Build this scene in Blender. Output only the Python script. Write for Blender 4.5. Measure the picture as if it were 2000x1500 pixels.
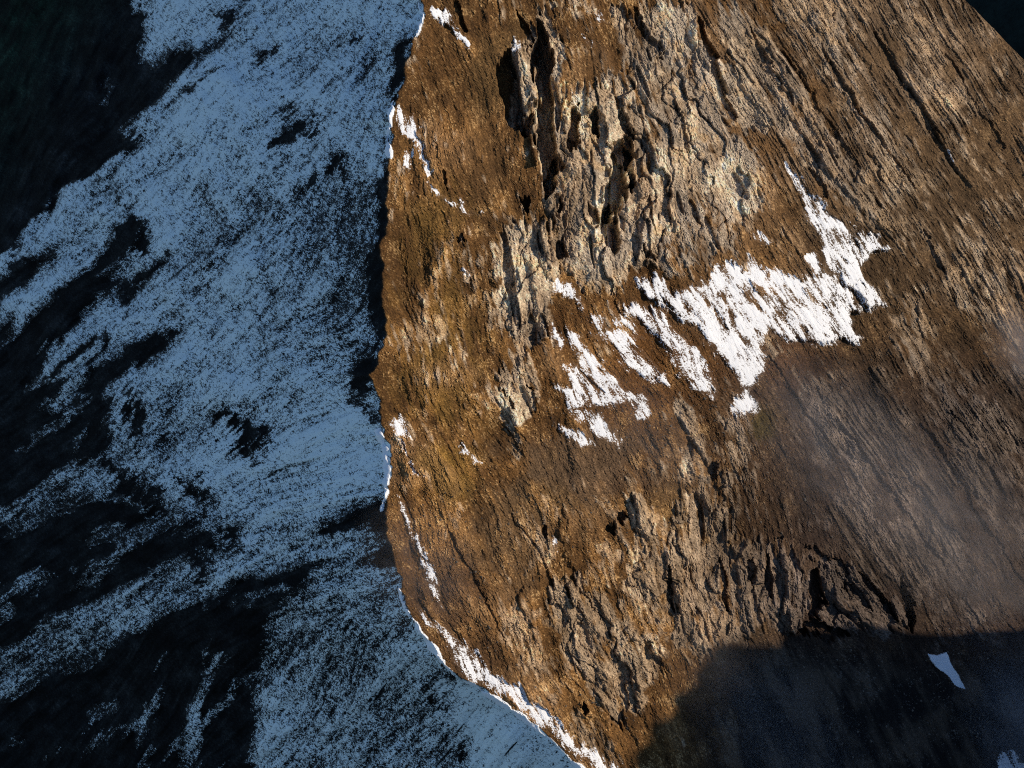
import bpy, math
import numpy as np
from mathutils import Vector

# ------------------------------------------------------------------ camera, sky, sun, exposure
for o in list(bpy.data.objects): bpy.data.objects.remove(o)
scene = bpy.context.scene
col = scene.collection
R = math.radians
DIST, PITCH, HFOV = 1500.0, R(42), R(30)
SUN_EL, SUN_AZ = R(20), R(10)          # azimuth measured from +x (picture right) towards +y (away)
fwd = np.array([0, math.cos(PITCH), -math.sin(PITCH)])
upv = np.array([0, math.sin(PITCH), math.cos(PITCH)])
rgt = np.array([1.0, 0, 0])
CAM = -DIST * fwd
TH = math.tan(HFOV / 2)
cd = bpy.data.cameras.new('camera'); cam = bpy.data.objects.new('camera', cd); col.objects.link(cam)
cam.location = CAM; cam.rotation_euler = (math.pi / 2 - PITCH, 0, 0)
cd.sensor_width = 36; cd.lens = 18 / TH; cd.clip_start = 1; cd.clip_end = 60000
scene.camera = cam
SUN = np.array([math.cos(SUN_EL) * math.cos(SUN_AZ), math.cos(SUN_EL) * math.sin(SUN_AZ), math.sin(SUN_EL)])
w = bpy.data.worlds.new('World'); scene.world = w; w.use_nodes = True
wn = w.node_tree.nodes; wl = w.node_tree.links
sky = wn.new('ShaderNodeTexSky'); sky.sky_type = 'NISHITA'; sky.sun_disc = False
sky.sun_elevation = SUN_EL; sky.sun_rotation = math.pi / 2 - SUN_AZ
sky.altitude = 2500; sky.air_density = 1.0; sky.dust_density = 0.0; sky.ozone_density = 2.8
wl.new(sky.outputs[0], wn['Background'].inputs[0]); wn['Background'].inputs[1].default_value = 0.13
sl = bpy.data.lights.new('sun', 'SUN'); so = bpy.data.objects.new('sun', sl); col.objects.link(so)
sl.energy = 4.6; sl.angle = R(0.5); sl.color = (1.0, 0.87, 0.69)
so.rotation_euler = Vector(SUN).to_track_quat('Z', 'Y').to_euler()
vs = scene.view_settings
vs.view_transform = 'Standard'; vs.look = 'None'; vs.gamma = 1; vs.exposure = 0; vs.use_curve_mapping = False
scene.cycles.volume_step_rate = 1.0
scene.cycles.max_bounces = 6
scene.cycles.use_denoising = False          # keep the fine stone grain
scene.cycles.filter_width = 1.1

# ------------------------------------------------------------------ raster of the mountainside (one cell = one render pixel)
RS = 2000 / 1024.0
X0P, Y0P, NX, NY = -500.0, -375.0, 1536, 1152
PX, PY = np.meshgrid(X0P + (np.arange(NX) + .5) * RS, Y0P + (np.arange(NY) + .5) * RS)
rng = np.random.default_rng(7)
_fx = np.fft.rfftfreq(NX)[None, :]; _fy = np.fft.fftfreq(NY)[:, None]
def blur(a, s):
    return np.fft.irfft2(np.fft.rfft2(a) * np.exp(-2 * (math.pi * s) ** 2 * (_fx ** 2 + _fy ** 2)), s=(NY, NX))
def unit(a):
    a = a - a.mean(); return a / a.std()
def noise(s):                              # band of isotropic noise, s = blob radius in cells
    return unit(blur(rng.standard_normal((NY, NX)), s))
def sstep(a, b, x):
    t = np.clip((x - a) / (b - a), 0, 1); return t * t * (3 - 2 * t)
def fbm(s, n=4, g=.55):
    return unit(sum(noise(max(s / 2 ** i, .35)) * g ** i for i in range(n)))
def polydist(x, y, pts, closed=False):
    d = np.full(x.shape, 1e9); tt = np.zeros(x.shape); n = len(pts)
    for i in range(n if closed else n - 1):
        ax, ay = pts[i]; bx, by = pts[(i + 1) % n]; ex, ey = bx - ax, by - ay
        t = np.clip(((x - ax) * ex + (y - ay) * ey) / (ex * ex + ey * ey + 1e-9), 0, 1)
        q = np.hypot(x - ax - t * ex, y - ay - t * ey); m = q < d
        d = np.where(m, q, d); tt = np.where(m, (i + t) / max(n - 1, 1), tt)
    return d, tt
def inside(x, y, pts):
    r = np.zeros(x.shape, bool); n = len(pts)
    for i in range(n):
        ax, ay = pts[i]; bx, by = pts[(i + 1) % n]
        if ay == by: continue
        r ^= ((ay > y) != (by > y)) & (x < (bx - ax) * (y - ay) / (by - ay) + ax)
    return r
def window(pts, pad):
    p = np.array(pts, float)
    x0 = int(max((p[:, 0].min() - pad - X0P) / RS, 0)); x1 = int(min((p[:, 0].max() + pad - X0P) / RS + 2, NX))
    y0 = int(max((p[:, 1].min() - pad - Y0P) / RS, 0)); y1 = int(min((p[:, 1].max() + pad - Y0P) / RS + 2, NY))
    return slice(y0, max(y1, y0 + 1)), slice(x0, max(x1, x0 + 1))

# ridge crest as seen in the photograph
RIDGE = [(870,-500),(845,-200),(826,-40),(820,0),(832,28),(818,66),(800,80),(792,150),(772,200),(768,250),(764,300),(758,340),
         (752,420),(748,500),(749,580),(752,640),(745,700),(735,730),(738,780),(748,830),(762,870),(765,915),(756,960),
         (752,1000),(762,1040),(772,1090),(784,1150),(798,1190),(830,1240),(862,1285),(900,1322),(940,1345),(1000,1385),
         (1050,1420),(1095,1458),(1130,1495),(1200,1560),(1330,1660),(1500,1800),(1650,1950)]
ry = np.array([p[1] for p in RIDGE], float); rx = np.array([p[0] for p in RIDGE], float)
jag = blur(rng.standard_normal((NY, NX)), 2.2)[:, 5]; jag2 = blur(rng.standard_normal((NY, NX)), 7)[:, 5]
RXP = np.interp(PY[:, 0], ry, rx) + 2.2 * jag / jag.std() + 3.2 * jag2 / jag2.std()
DR = PX - RXP[:, None]                     # >0 sunlit side
left = DR < 0

# ------------------------------------------------------------------ big forms in metres
KR, SR = 0.50, 0.70                        # sunlit face: z = KR*y - SR*x
KL, SL = 0.46, 0.92                        # shaded face
def ray(px, py):
    a = (np.asarray(px, float)[..., None] - 1000) / 1000 * TH; b = (750 - np.asarray(py, float)[..., None]) / 1000 * TH
    return fwd + a * rgt + b * upv
def hit_plane(d, k, s, c):                 # z = k*y + s*x + c
    den = d[..., 2] - k * d[..., 1] - s * d[..., 0]
    t = (k * CAM[1] + s * CAM[0] + c - CAM[2]) / den
    return CAM + t[..., None] * d
D = ray(PX, PY)
P = hit_plane(D, KR, -SR, 0.0)
rp = hit_plane(ray(RXP, PY[:, 0]), KR, -SR, 0.0)          # crest in the world
up_ = (PY[:, 0] < 950)
cL = float(np.mean((rp[:, 2] - KL * rp[:, 1] - SL * rp[:, 0])[up_ & (PY[:, 0] > 0)]))
cc = rp[:, 2] - KL * rp[:, 1] - SL * rp[:, 0] - cL
ker = np.exp(-.5 * (np.arange(-90, 91) / 30.0) ** 2); ker /= ker.sum()
ccs = np.convolve(np.pad(cc, 90, 'edge'), ker, 'valid')       # broad bend of the crest; its jags die out close to it
dd_ = np.clip(-DR, 0, None) * .4                              # metres below the crest
g = ccs[:, None] * np.exp(-dd_ / 420.0) + (cc - ccs)[:, None] * np.exp(-dd_ / 14.0)
Q = hit_plane(D, KL, SL, cL + g)
POS = np.where(left[..., None], Q, P)
nR = np.array([SR, -KR, 1.0]); nR /= np.linalg.norm(nR)
nL = np.array([-SL, -KL, 1.0]); nL /= np.linalg.norm(nL)
bl = sstep(-30, 30, DR)[..., None]
NOR = nL * (1 - bl) + nR * bl; NOR /= np.linalg.norm(NOR, axis=2, keepdims=True)

# ------------------------------------------------------------------ grain: direction in which strata, gullies and snow streaks run
FLOW_R = [(800,300,.12),(780,700,.2),(870,500,.27),(930,250,.30),(1000,420,.28),(1060,250,.05),(1150,200,.10),(1200,420,.05),(1300,100,.38),
          (1330,330,.22),(1400,450,.25),(1420,150,.55),(1500,250,.60),(1640,350,.60),(1700,150,.60),(1900,300,.68),(1850,50,.65),(1500,600,.78),(1300,650,.85),(1150,750,.80),
          (1050,600,.15),(1030,800,.30),(1700,900,.62),(1900,1000,.60),(1900,600,.62),(900,900,.42),(1000,1150,.48),(1250,1100,.22),(1150,1000,.45),
          (1100,1350,.55),(1420,1150,.12),(1560,1150,.05),(1650,1200,.9),(1800,1250,.55),(1500,1400,.5),(800,1050,.35),(900,1220,.6),(1250,1450,.5)]
FLOW_L = [(600,200,-.95),(350,170,-1.05),(200,340,-1.3),(550,450,-.55),(450,250,-1.0),(680,500,-.5),(250,560,-.95),(100,600,-1.0),(120,820,-1.5),(350,760,-1.3),
          (600,720,-1.5),(690,790,-2.8),(650,920,-2.4),(150,950,-1.5),(300,1050,-1.6),(150,1250,-1.9),(620,1090,-2.6),(450,1150,-1.8),(600,1350,-.8),
          (750,1250,-.8),(900,1420,-.9),(300,1400,-.9),(100,100,-.45),(60,400,-.6),(750,1000,-2.5),(740,300,-.3),(1000,1440,-.9),(1100,1500,-.9),(960,1385,-.9),(850,1310,-.8),(1000,1520,-.9),(1200,1620,-.9),(900,1550,-.9)]
def flow(pts):
    ax = np.zeros(PX.shape); ay = np.zeros(PX.shape)
    for x, y, s in pts:
        wt = 1 / ((PX - x) ** 2 + (PY - y) ** 2 + 60 ** 2) ** 1.5
        th = math.atan2(1, s); ax += wt * math.cos(2 * th); ay += wt * math.sin(2 * th)
    th = .5 * np.arctan2(ay, ax); return np.cos(th), np.sin(th)
fr, fl = flow(FLOW_R), flow(FLOW_L)
wob = (.10 * noise(26) + .06 * noise(9)) * (1 - .8 * sstep(1350, 1550, PX))
FX = np.where(left, fl[0], fr[0]); FY = np.where(left, fl[1], fr[1])
sg = np.where(FY < 0, -1, 1); FX, FY = FX * sg, FY * sg
FX, FY = FX * np.cos(wob) - FY * np.sin(wob), FX * np.sin(wob) + FY * np.cos(wob)
IX, IY = np.meshgrid(np.arange(NX, dtype=np.float32), np.arange(NY, dtype=np.float32))
def lic_all(jobs):                         # smear several noises along the grain in one walk
    srcs = [np.asarray(a, np.float32) for a, L in jobs]; acc = [a.copy() for a in srcs]
    F0, F1 = FX.astype(np.float32), FY.astype(np.float32)
    for sgn in (1, -1):
        x, y = IX.copy(), IY.copy(); fi = np.arange(NX * NY).reshape(NY, NX)
        for k in range(1, max(L for a, L in jobs) + 1):
            x += sgn * F0.ravel()[fi]; y += sgn * F1.ravel()[fi]
            fi = np.clip(y + .5, 0, NY - 1).astype(np.int32) * NX + np.clip(x + .5, 0, NX - 1).astype(np.int32)
            for q, (a, L) in enumerate(jobs):
                if k <= L: acc[q] += np.float32(.5 + .5 * math.cos(math.pi * k / (L + 1))) * srcs[q].ravel()[fi]
    return [unit(a) for a in acc]
L_big, L_mid, L_sml, L_hair, L_str, L_hair2 = lic_all([(noise(8), 64), (noise(3.0), 34), (noise(1.1), 14), (rng.standard_normal((NY, NX)), 4), (noise(.8), 110), (rng.standard_normal((NY, NX)), 30)])
N_big, N_mid, N_sml, N_px = fbm(40, 5), fbm(14, 4), fbm(5, 3), rng.standard_normal((NY, NX))
WXa, WYa = fbm(9, 5, .65), fbm(9, 5, .65)
WXb, WYb = fbm(9, 3, .5), fbm(9, 3, .5)
def warped(amp):
    # ragged along the grain, tight across it
    a = amp * (.7 * WXa + .8 * L_sml); b = amp * .45 * WYa
    return PX + FX * a - FY * b, PY + FY * a + FX * b
def slabs(size, elong, seed, shear=None, wx=.14, wy=.2):
    """rock slabs: cells elongated along the grain; returns joint width, random tilt height, random value"""
    r = np.random.default_rng(seed); sx, sy = size, size * elong * .8
    nx_, ny_ = int((NX + (abs(shear) * NY if shear else 0)) / sx) + 24, int(NY / sy) + 8; off = int((abs(shear) * NY / 2 if shear else 0) / sx) + 6
    jx, jy = r.random((ny_, nx_)), r.random((ny_, nx_)); hv, ta, tb = r.standard_normal((ny_, nx_)), r.standard_normal((ny_, nx_)), r.standard_normal((ny_, nx_))
    x = (IX + size * (wx * WXb + .03 * L_sml)).astype(np.float32); y = (IY + size * wy * WYb).astype(np.float32)
    if shear is not None: x = (x - shear * (IY - NY / 2) + (3 if shear > .4 else 12) * N_wide).astype(np.float32)
    cx, cy_ = np.floor(x / sx).astype(np.int32), np.floor(y / sy).astype(np.int32)
    f1 = np.full(x.shape, 9e9, np.float32); f2 = f1.copy(); hh = np.zeros(x.shape, np.float32); vv = hh.copy(); ids = np.zeros(x.shape, np.int32)
    fx, fy = FX.astype(np.float32), FY.astype(np.float32)
    for oy in (-1, 0, 1):
        for ox in ((-3, -2, -1, 0, 1, 2, 3) if shear is None else (-1, 0, 1)):
            a = np.clip(cy_ + oy + 3, 0, ny_ - 1); b = np.clip(cx + ox + off, 0, nx_ - 1)
            dx = x - ((cx + ox) + jx[a, b].astype(np.float32)) * np.float32(sx); dy = y - ((cy_ + oy) + jy[a, b].astype(np.float32)) * np.float32(sy)
            al, ac = ((dx * fx + dy * fy) / np.float32(elong), dx * fy - dy * fx) if shear is None else (dy / np.float32(elong), dx)
            d = np.hypot(al, ac); n1 = d < f1
            f2 = np.where(n1, f1, np.minimum(f2, d))
            hh = np.where(n1, hv[a, b] * .5 + (ta[a, b] * ac + tb[a, b] * al) / np.float32(size), hh); vv = np.where(n1, hv[a, b], vv); ids = np.where(n1, a * nx_ + b, ids); f1 = np.where(n1, d, f1)
    slabs.ids = ids
    return (f2 - f1) / size, hh, vv
N_wide = noise(45)
S0, S0h, S0v = slabs(15, 7.0, 3, .14, .30, .5)
S0id = slabs.ids
S3, S3h, S3v = slabs(2.6, 22, 5, .64, .25, 1.0)
S4, S4h, S4v = slabs(7.0, 14, 6, .64, .16, .6)
S1, S1h, S1v = slabs(9, 4.2, 1)
S2, S2h, S2v = slabs(3.4, 3.0, 2)
def field(ops, base, amp=9.0):
    f = np.full(PX.shape, float(base)); X, Y = warped(amp)
    for kind, val, wd, pts in ops:
        sl_ = window(pts, 4 * amp + 2 * wd + 20); x, y = X[sl_], Y[sl_]
        if kind == 'P':
            d, _ = polydist(x, y, pts, True); d = np.where(inside(x, y, pts), d, -d)
            m = sstep(-wd, wd, d)
        else:                              # tapered stroke
            d, t = polydist(x, y, pts); ww = wd * np.clip(1.25 * np.sin(math.pi * (.12 + .80 * t)), .25, 1)
            m = sstep(1.25, .55, d / ww)
        f[sl_] = f[sl_] * (1 - m) + val * m
    return f

# ------------------------------------------------------------------ shaded face: where snow lies (1 = covered, 0 = bare)
SNOW_L = [
 ('P',-.8,16,[(-600,-400),(240,-400),(255,0),(262,22),(290,32),(278,105),(312,112),(345,88),(388,98),(432,55),(452,62),(380,125),(330,165),(248,242),(278,262),(262,287),(200,342),(120,392),(48,462),(44,492),(10,500),(-600,900)]),
 ('P',-.8,10,[(-600,620),(0,540),(70,500),(120,470),(60,560),(30,640),(0,700),(-600,1000)]),
 ('S',.75,16,[(140,480),(60,560),(0,625),(-60,680)]),('S',.7,18,[(175,530),(90,610),(20,680)]),('S',.8,9,[(30,490),(0,530)]),
 ('S',.9,10,[(265,285),(200,335),(110,395),(50,470)]),('S',.5,8,[(210,150),(220,185),(195,210)]),('S',.4,5,[(230,140),(215,165)]),
 ('S',-.8,34,[(262,440),(190,545),(110,625),(40,690),(-40,760)]),
 ('S',-.6,14,[(320,505),(270,560),(222,602)]),('S',-.7,14,[(290,420),(285,470),(275,500)]),('S',-.5,10,[(240,480),(225,540),(215,590)]),
 ('P',-.8,14,[(-600,700),(0,690),(60,650),(110,630),(90,700),(60,760),(120,740),(190,705),(205,720),(195,905),(150,910),(60,970),(0,1020),(-600,1300)]),
 ('S',.75,20,[(190,640),(130,690),(55,770)]),('S',.75,20,[(260,660),(190,720),(130,770),(72,805)]),
 ('S',-.8,9,[(215,650),(150,690),(85,735)]),
 ('S',.7,11,[(170,782),(110,825),(42,876)]),('S',.3,8,[(165,835),(152,870)]),
 ('S',-.7,24,[(330,650),(270,690),(200,735),(150,760)]),('S',-.7,9,[(202,655),(190,700)]),
 ('S',-.9,20,[(195,725),(190,820),(197,910)]),('S',-.8,14,[(263,765),(267,815),(268,858)]),
 ('S',.85,34,[(190,905),(120,960),(20,1020),(-60,1060)]),
 ('S',-.7,13,[(426,788),(450,825),(490,860),(518,905)]),('S',-.7,14,[(455,830),(500,838),(540,828)]),('S',-.7,10,[(520,830),(526,875)]),('S',-.9,12,[(490,880),(512,905)]),
 ('S',-.7,16,[(205,900),(250,945),(285,965)]),('S',-.7,16,[(262,930),(300,985),(328,1005)]),('S',-.6,14,[(350,920),(380,955),(410,995)]),
 ('P',-.75,22,[(-600,1100),(0,1045),(60,1030),(150,985),(230,965),(300,1010),(390,1000),(440,1050),(420,1085),(330,1105),(250,1140),(140,1200),(0,1270),(-600,1500)]),
 ('S',.55,20,[(330,1010),(250,1045),(160,1055)]),('S',.55,13,[(150,1105),(100,1135),(60,1160)]),('S',.45,10,[(250,1060),(200,1105)]),('S',.45,9,[(190,1125),(150,1150)]),
 ('S',.45,9,[(120,1180),(90,1190)]),('S',.5,14,[(40,1040),(20,1050)]),('S',.6,22,[(400,1015),(440,1060),(500,1080)]),('S',.5,16,[(20,1190),(-40,1230)]),
 ('S',.85,20,[(370,1112),(300,1155),(220,1200)]),('S',.9,46,[(260,1180),(160,1235),(40,1310),(-80,1380)]),
 ('P',-.8,20,[(-600,1650),(0,1370),(70,1340),(160,1290),(260,1235),(360,1175),(470,1140),(560,1120),(600,1100),(700,1085),(650,1110),(575,1150),(520,1220),(500,1290),(500,1410),(490,1700),(-600,1900)]),
 ('S',.6,20,[(170,1290),(130,1310),(110,1330)]),('S',.6,17,[(195,1320),(150,1360)]),('S',.5,17,[(230,1375),(180,1400),(165,1395)]),('S',.45,8,[(230,1290),(215,1310)]),
 ('S',.5,14,[(300,1400),(250,1420),(245,1440)]),('S',.8,7,[(300,1385),(255,1405)]),('S',.6,14,[(430,1285),(400,1330),(410,1300)]),('S',.5,18,[(390,1390),(380,1450),(360,1490)]),
 ('S',.6,10,[(500,1310),(440,1370),(350,1480)]),('S',.4,9,[(300,1465),(270,1495)]),('S',.5,12,[(40,1450),(0,1480)]),('S',.4,14,[(100,1480),(80,1500)]),
 ('S',.45,10,[(420,1250),(395,1290)]),('S',.35,8,[(560,1150),(500,1170),(440,1180)]),('S',.85,5,[(700,1086),(640,1108),(590,1138)]),
 ('P',.78,26,[(520,1235),(575,1155),(660,1115),(730,1080),(780,1150),(830,1230),(900,1325),(1000,1390),(1130,1500),(1300,1700),(500,1700),(505,1420)]),
 ('P',1.45,24,[(800,1200),(850,1275),(900,1330),(1000,1390),(1130,1500),(1300,1700),(960,1700),(900,1470),(860,1330)]),
 ('S',-.6,8,[(905,1440),(890,1475),(884,1500)]),('S',-.6,7,[(868,1340),(890,1380)]),('S',-.5,14,[(830,1330),(860,1325),(880,1330)]),
 # bare crest strip
 ('S',-.7,20,[(800,70),(790,110),(778,180)]),('S',-.5,15,[(766,300),(755,370),(748,450),(742,560),(747,650)]),('S',-.5,22,[(742,470),(738,560),(745,680)]),
 ('P',-.8,12,[(690,715),(735,705),(745,830),(735,835),(715,790),(690,760)]),('S',-.6,22,[(750,990),(700,1010),(640,1040)]),('P',-.7,16,[(760,990),(735,1010),(725,1060),(745,1090),(790,1130),(800,1020)]),
 ('S',.9,7,[(742,845),(755,870),(757,930),(748,985)]),('S',.95,16,[(768,205),(758,250),(762,295)]),
 ('S',.6,5,[(745,1035),(730,1060),(732,1075)]),
 # rocks showing through
 ('S',-.6,18,[(600,225),(560,270),(530,290)]),('S',-.5,8,[(625,240),(600,270)]),('S',-.5,12,[(505,92),(520,105),(545,98)]),('S',-.5,10,[(645,310),(650,340)]),('S',-.5,10,[(668,310),(672,345)]),
 ('S',-.4,9,[(560,215),(570,230)]),('S',-.3,16,[(600,355),(580,380)]),('S',-.45,14,[(450,20),(430,40)]),('S',-.5,5,[(720,60),(690,75),(665,85)]),('S',-.3,5,[(430,135),(360,180),(310,215)]),
 ('S',-.35,10,[(440,460),(430,475)]),('S',-.3,8,[(555,920),(530,935)]),('S',-.6,12,[(370,1090),(380,1115),(420,1130)]),('S',-.6,14,[(430,1030),(460,1060)]),
]
SNL = field(SNOW_L, .98, 13.0)
SNL += .75 * (SNL < .3) * sstep(1.2, 2.4, .75 * L_mid + .55 * L_hair2 + .5 * L_big + .3 * N_mid) * sstep(200, 420, PX * .35 + PY * .6)
thin = (.30 * sstep(430, 560, PX) * sstep(780, 620, PY) * sstep(300, 430, PY) + .25 * sstep(600, 720, PX) * sstep(250, 400, PY) * sstep(720, 600, PY)
        + .22 * sstep(500, 300, PX) * sstep(620, 820, PY) + .2 * sstep(900, 1050, PY))
SNL = SNL - np.clip(thin, 0, .45) * (SNL > .3) + .10 * L_mid + .10 * N_mid + .06 * L_sml * sstep(250, 700, PX + PY * .5)
SNL = SNL + .08 * N_sml
# isolated little ledges
ledge = sstep(1.35, 1.9, .75 * N_sml + .75 * L_sml + .45 * N_mid) * (.45 + np.exp(-((PX - 530) / 190) ** 2 - ((PY - 400) / 230) ** 2))
SNL -= .9 * ledge
SNL = .55 * SNL + .45 * blur(SNL, 4.0) - .12 + .10 * L_big * (SNL > 0) + .08 * N_big
drift = sstep(-150, -20, DR) * sstep(1290, 1400, PY)                         # deep drifted snow behind the lower crest
SNL = SNL * (1 - drift) + drift * np.maximum(SNL, 1.05 - .6 * sstep(1.0, 1.8, N_mid + .4 * N_sml))
SNL = np.where(DR < 0, SNL, -1)

# ------------------------------------------------------------------ sunlit face: snow patches, traced one by one
PATCH = [
 ('fan-shaped white snow patch tapering to a point high under the streaked right shoulder',.95,[(1530,325),(1560,350),(1590,390),(1625,420),(1680,455),(1745,482),(1702,496),(1685,515),(1700,540),(1722,575),(1740,606),(1700,606),(1680,580),(1650,556),(1618,520),(1600,470),(1580,430),(1552,370)]),
 ('largest white snow patch, spread below the pale cliffs with a long downhill tongue',.95,[(1252,545),(1275,536),(1300,550),(1330,570),(1352,552),(1384,545),(1405,528),(1422,518),(1445,528),(1443,498),(1458,497),(1478,526),(1498,545),(1510,530),(1545,545),(1575,538),(1600,548),(1570,500),(1590,498),(1615,530),(1636,552),(1671,584),(1681,605),(1660,610),(1657,633),(1681,657),(1678,671),(1648,668),(1615,678),(1580,668),(1545,668),(1517,650),(1496,643),(1492,675),(1493,724),(1470,750),(1458,748),(1440,717),(1412,700),(1384,675),(1363,647),(1335,633),(1302,610),(1268,580)]),
 ('small white snow scrap just below the tip of the largest patch',.75,[(1466,756),(1476,797),(1455,804),(1431,812),(1434,796),(1454,772)]),
 ('narrow straight white snow streak uphill of the broken streaks',.8,[(1193,594),(1206,598),(1237,630),(1253,657),(1236,650),(1210,622)]),
 ('long broken grainy snow streak running downhill left of the largest patch',.42,[(1222,603),(1260,585),(1300,625),(1340,662),(1378,715),(1398,772),(1360,755),(1322,705),(1270,640)]),
 ('white snow band between the broken streak and the lower left snow patch',.85,[(1150,608),(1166,612),(1188,642),(1222,652),(1262,690),(1302,722),(1306,751),(1275,737),(1217,716),(1214,700),(1190,672),(1148,656),(1164,645)]),
 ('irregular white snow patch lowest on the left of the snowy hollow',.85,[(1104,640),(1132,672),(1162,710),(1202,736),(1218,768),(1222,780),(1182,794),(1158,796),(1166,830),(1202,848),(1209,866),(1168,858),(1140,822),(1088,768),(1122,762),(1102,722),(1128,706),(1112,672)]),
 ('small white snow strip beside the foot of the rocky rib',.75,[(1076,636),(1091,650),(1103,676),(1096,692),(1084,664)]),
 ('small white snow spot right under the pale rock buttress',.75,[(1078,552),(1101,554),(1124,574),(1140,600),(1112,578),(1086,572)]),
 ('small grainy snow patch below the lowest patch in the hollow',.65,[(1082,832),(1108,838),(1142,852),(1164,876),(1130,872),(1104,856)]),
 ('faint scattered snow scrap under the long broken streak',.35,[(1230,765),(1262,782),(1272,815),(1244,822)]),
 ('white snow patch just right of the crest at the top edge',.9,[(848,12),(871,16),(889,40),(893,56),(870,50),(856,32)]),
 ('thin snow streak trailing below the topmost patch near the crest',.5,[(890,62),(902,80),(911,98),(897,84)]),
 ('curving white snow streak starting at the crest beside the cornice',.8,[(772,200),(798,210),(822,240),(812,254),(830,280),(846,338),(836,348),(822,302),(800,262),(779,238)]),
 ('short snow spot left of the curving snow streak',.6,[(786,290),(801,298),(804,326),(791,320)]),
 ('thin slanting white snow line on the brown slope below the curving streak',.7,[(836,362),(862,378),(886,392),(906,404),(936,416),(900,412),(875,398)]),
 ('tiny vertical snow sliver amid the brown slope left of the rib',.6,[(899,524),(908,530),(918,566),(909,558)]),
 ('small snow patch at the crest above the white cornice lip',.6,[(763,814),(786,814),(801,846),(822,872),(790,852),(768,832)]),
 ('thin snow streak right of the white cornice lip',.6,[(790,868),(805,893),(832,926),(810,919),(795,892)]),
 ('tiny snow flecks on the ochre slope right of the crest',.4,[(904,878),(912,880),(942,908),(932,908)]),
 ('thin long snow streak running down right of the dark crest notch',.55,[(779,972),(794,995),(806,1046),(828,1074),(848,1104),(820,1084),(800,1052),(786,1010)]),
 ('scattered snow streak above the lower snow band',.40,[(822,1095),(846,1112),(860,1160),(876,1186),(846,1170),(832,1130)]),
 ('long bright snow band along the lower crest on its sunny side',.85,[(818,1180),(836,1205),(862,1236),(905,1262),(942,1292),(962,1320),(1010,1352),(1062,1386),(1085,1412),(1120,1440),(1160,1470),(1200,1502),(1290,1580),(1230,1580),(1150,1494),(1098,1450),(1042,1404),(982,1362),(925,1330),(895,1300),(868,1275),(838,1222)]),
 ('small lone snow spot in the middle of the lower slope',.7,[(1080,1043),(1093,1050),(1090,1071),(1080,1062)]),
 ('tiny lone snow spot under the other lone spot',.6,[(1090,1186),(1102,1182),(1096,1206)]),
 ('wedge-shaped smooth snow remnant in deep shade of the scree basin',1.6,[(1811,1276),(1830,1279),(1850,1274),(1858,1296),(1870,1318),(1885,1346),(1868,1340),(1846,1314),(1826,1300)]),
 ('speckled snow patch in the bottom right corner of the basin',.7,[(1944,1470),(1976,1466),(2000,1490),(2040,1540),(1960,1540)]),
 ('tiny snow fleck high on the streaked right shoulder',.6,[(1846,290),(1853,294),(1862,311),(1852,304)]),
 ('tiny snow sliver at the top among the brown strata',.6,[(1158,20),(1172,28),(1184,40),(1168,34)]),
 ('tiny snow dash beside the pale ribs near the top',.6,[(1138,72),(1150,78),(1158,90),(1146,84)]),
 ('little snow scrap on the cliff edge above the largest patch',.5,[(1468,458),(1492,464),(1504,474),(1484,480)]),
 ('tiny snow fleck on the crest rocks above the black gully',.6,[(1004,80),(1014,88),(1012,100),(1004,94)]),
]
XW, YW = PX + 4.5 * WXa + 3 * FX * L_sml, PY + 4.5 * WYa + 3 * FY * L_sml
NP = len(PATCH); SPID = np.full(PX.shape, -1, np.int16); SNR = np.full(PX.shape, -1.0)
for i, (lab, dens, pts) in enumerate(PATCH):
    s = window(pts, 60); soft = 1.6 if dens > 1 else (9.0 if i < 7 or i == 22 else 5.0)
    x, y = (XW[s], YW[s]) if dens < 1 else (PX[s] + 1.2 * WXa[s], PY[s] + 1.2 * WYa[s])
    d, _ = polydist(x, y, pts, True); d = np.where(inside(x, y, pts), d, -d)
    v = np.clip(d / soft, -1, 1.0)
    v = np.where(v > 0, v * min(dens, 1) + (dens > 1) * .6, v)
    m = (v > SNR[s]) & (v > -.95)
    SNR[s] = np.where(m, v, SNR[s]); SPID[s] = np.where(m, i, SPID[s])
HOLES = [('S',-.5,5,[(1300,560),(1350,610),(1390,650)]),('S',-.45,4,[(1440,560),(1500,620),(1530,645)]),('S',-.45,4,[(1500,560),(1560,620)]),('S',-.4,4,[(1620,470),(1660,520),(1690,560)]),('S',-.4,4,[(1290,580),(1330,620)]),('S',-.5,4,[(1180,680),(1230,720)]),('S',-.5,4,[(1130,720),(1180,770)]),('P',-.6,3,[(1464,547),(1472,570),(1497,578),(1489,560)]),('S',-.5,6,[(1565,558),(1588,585),(1612,602)]),('S',-.4,5,[(1545,615),(1575,640)]),
         ('S',-.4,5,[(1420,600),(1440,620)]),('S',-.4,5,[(1400,570),(1425,585)]),('S',-.4,5,[(1590,640),(1620,660)]),('S',-.4,5,[(1600,520),(1640,560)]),('S',-.4,5,[(1640,450),(1660,475)]),
         ('S',-.5,4,[(1120,800),(1180,795)]),('S',-.5,6,[(1355,560),(1400,610),(1420,640)])]
hol = field(HOLES, 0.0, 4.0)
_x = SPID == 1; SNR = np.where((SPID >= 0) & (SPID <= 6), SNR + hol * 1.6, SNR)
SNR = SNR + np.where(SNR > -.95, .12 * L_sml + .12 * N_sml + .22 * L_mid, 0) * np.where(SPID == 25, .15, 1)
SNR = np.where(DR > 3, SNR, -1)

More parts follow.
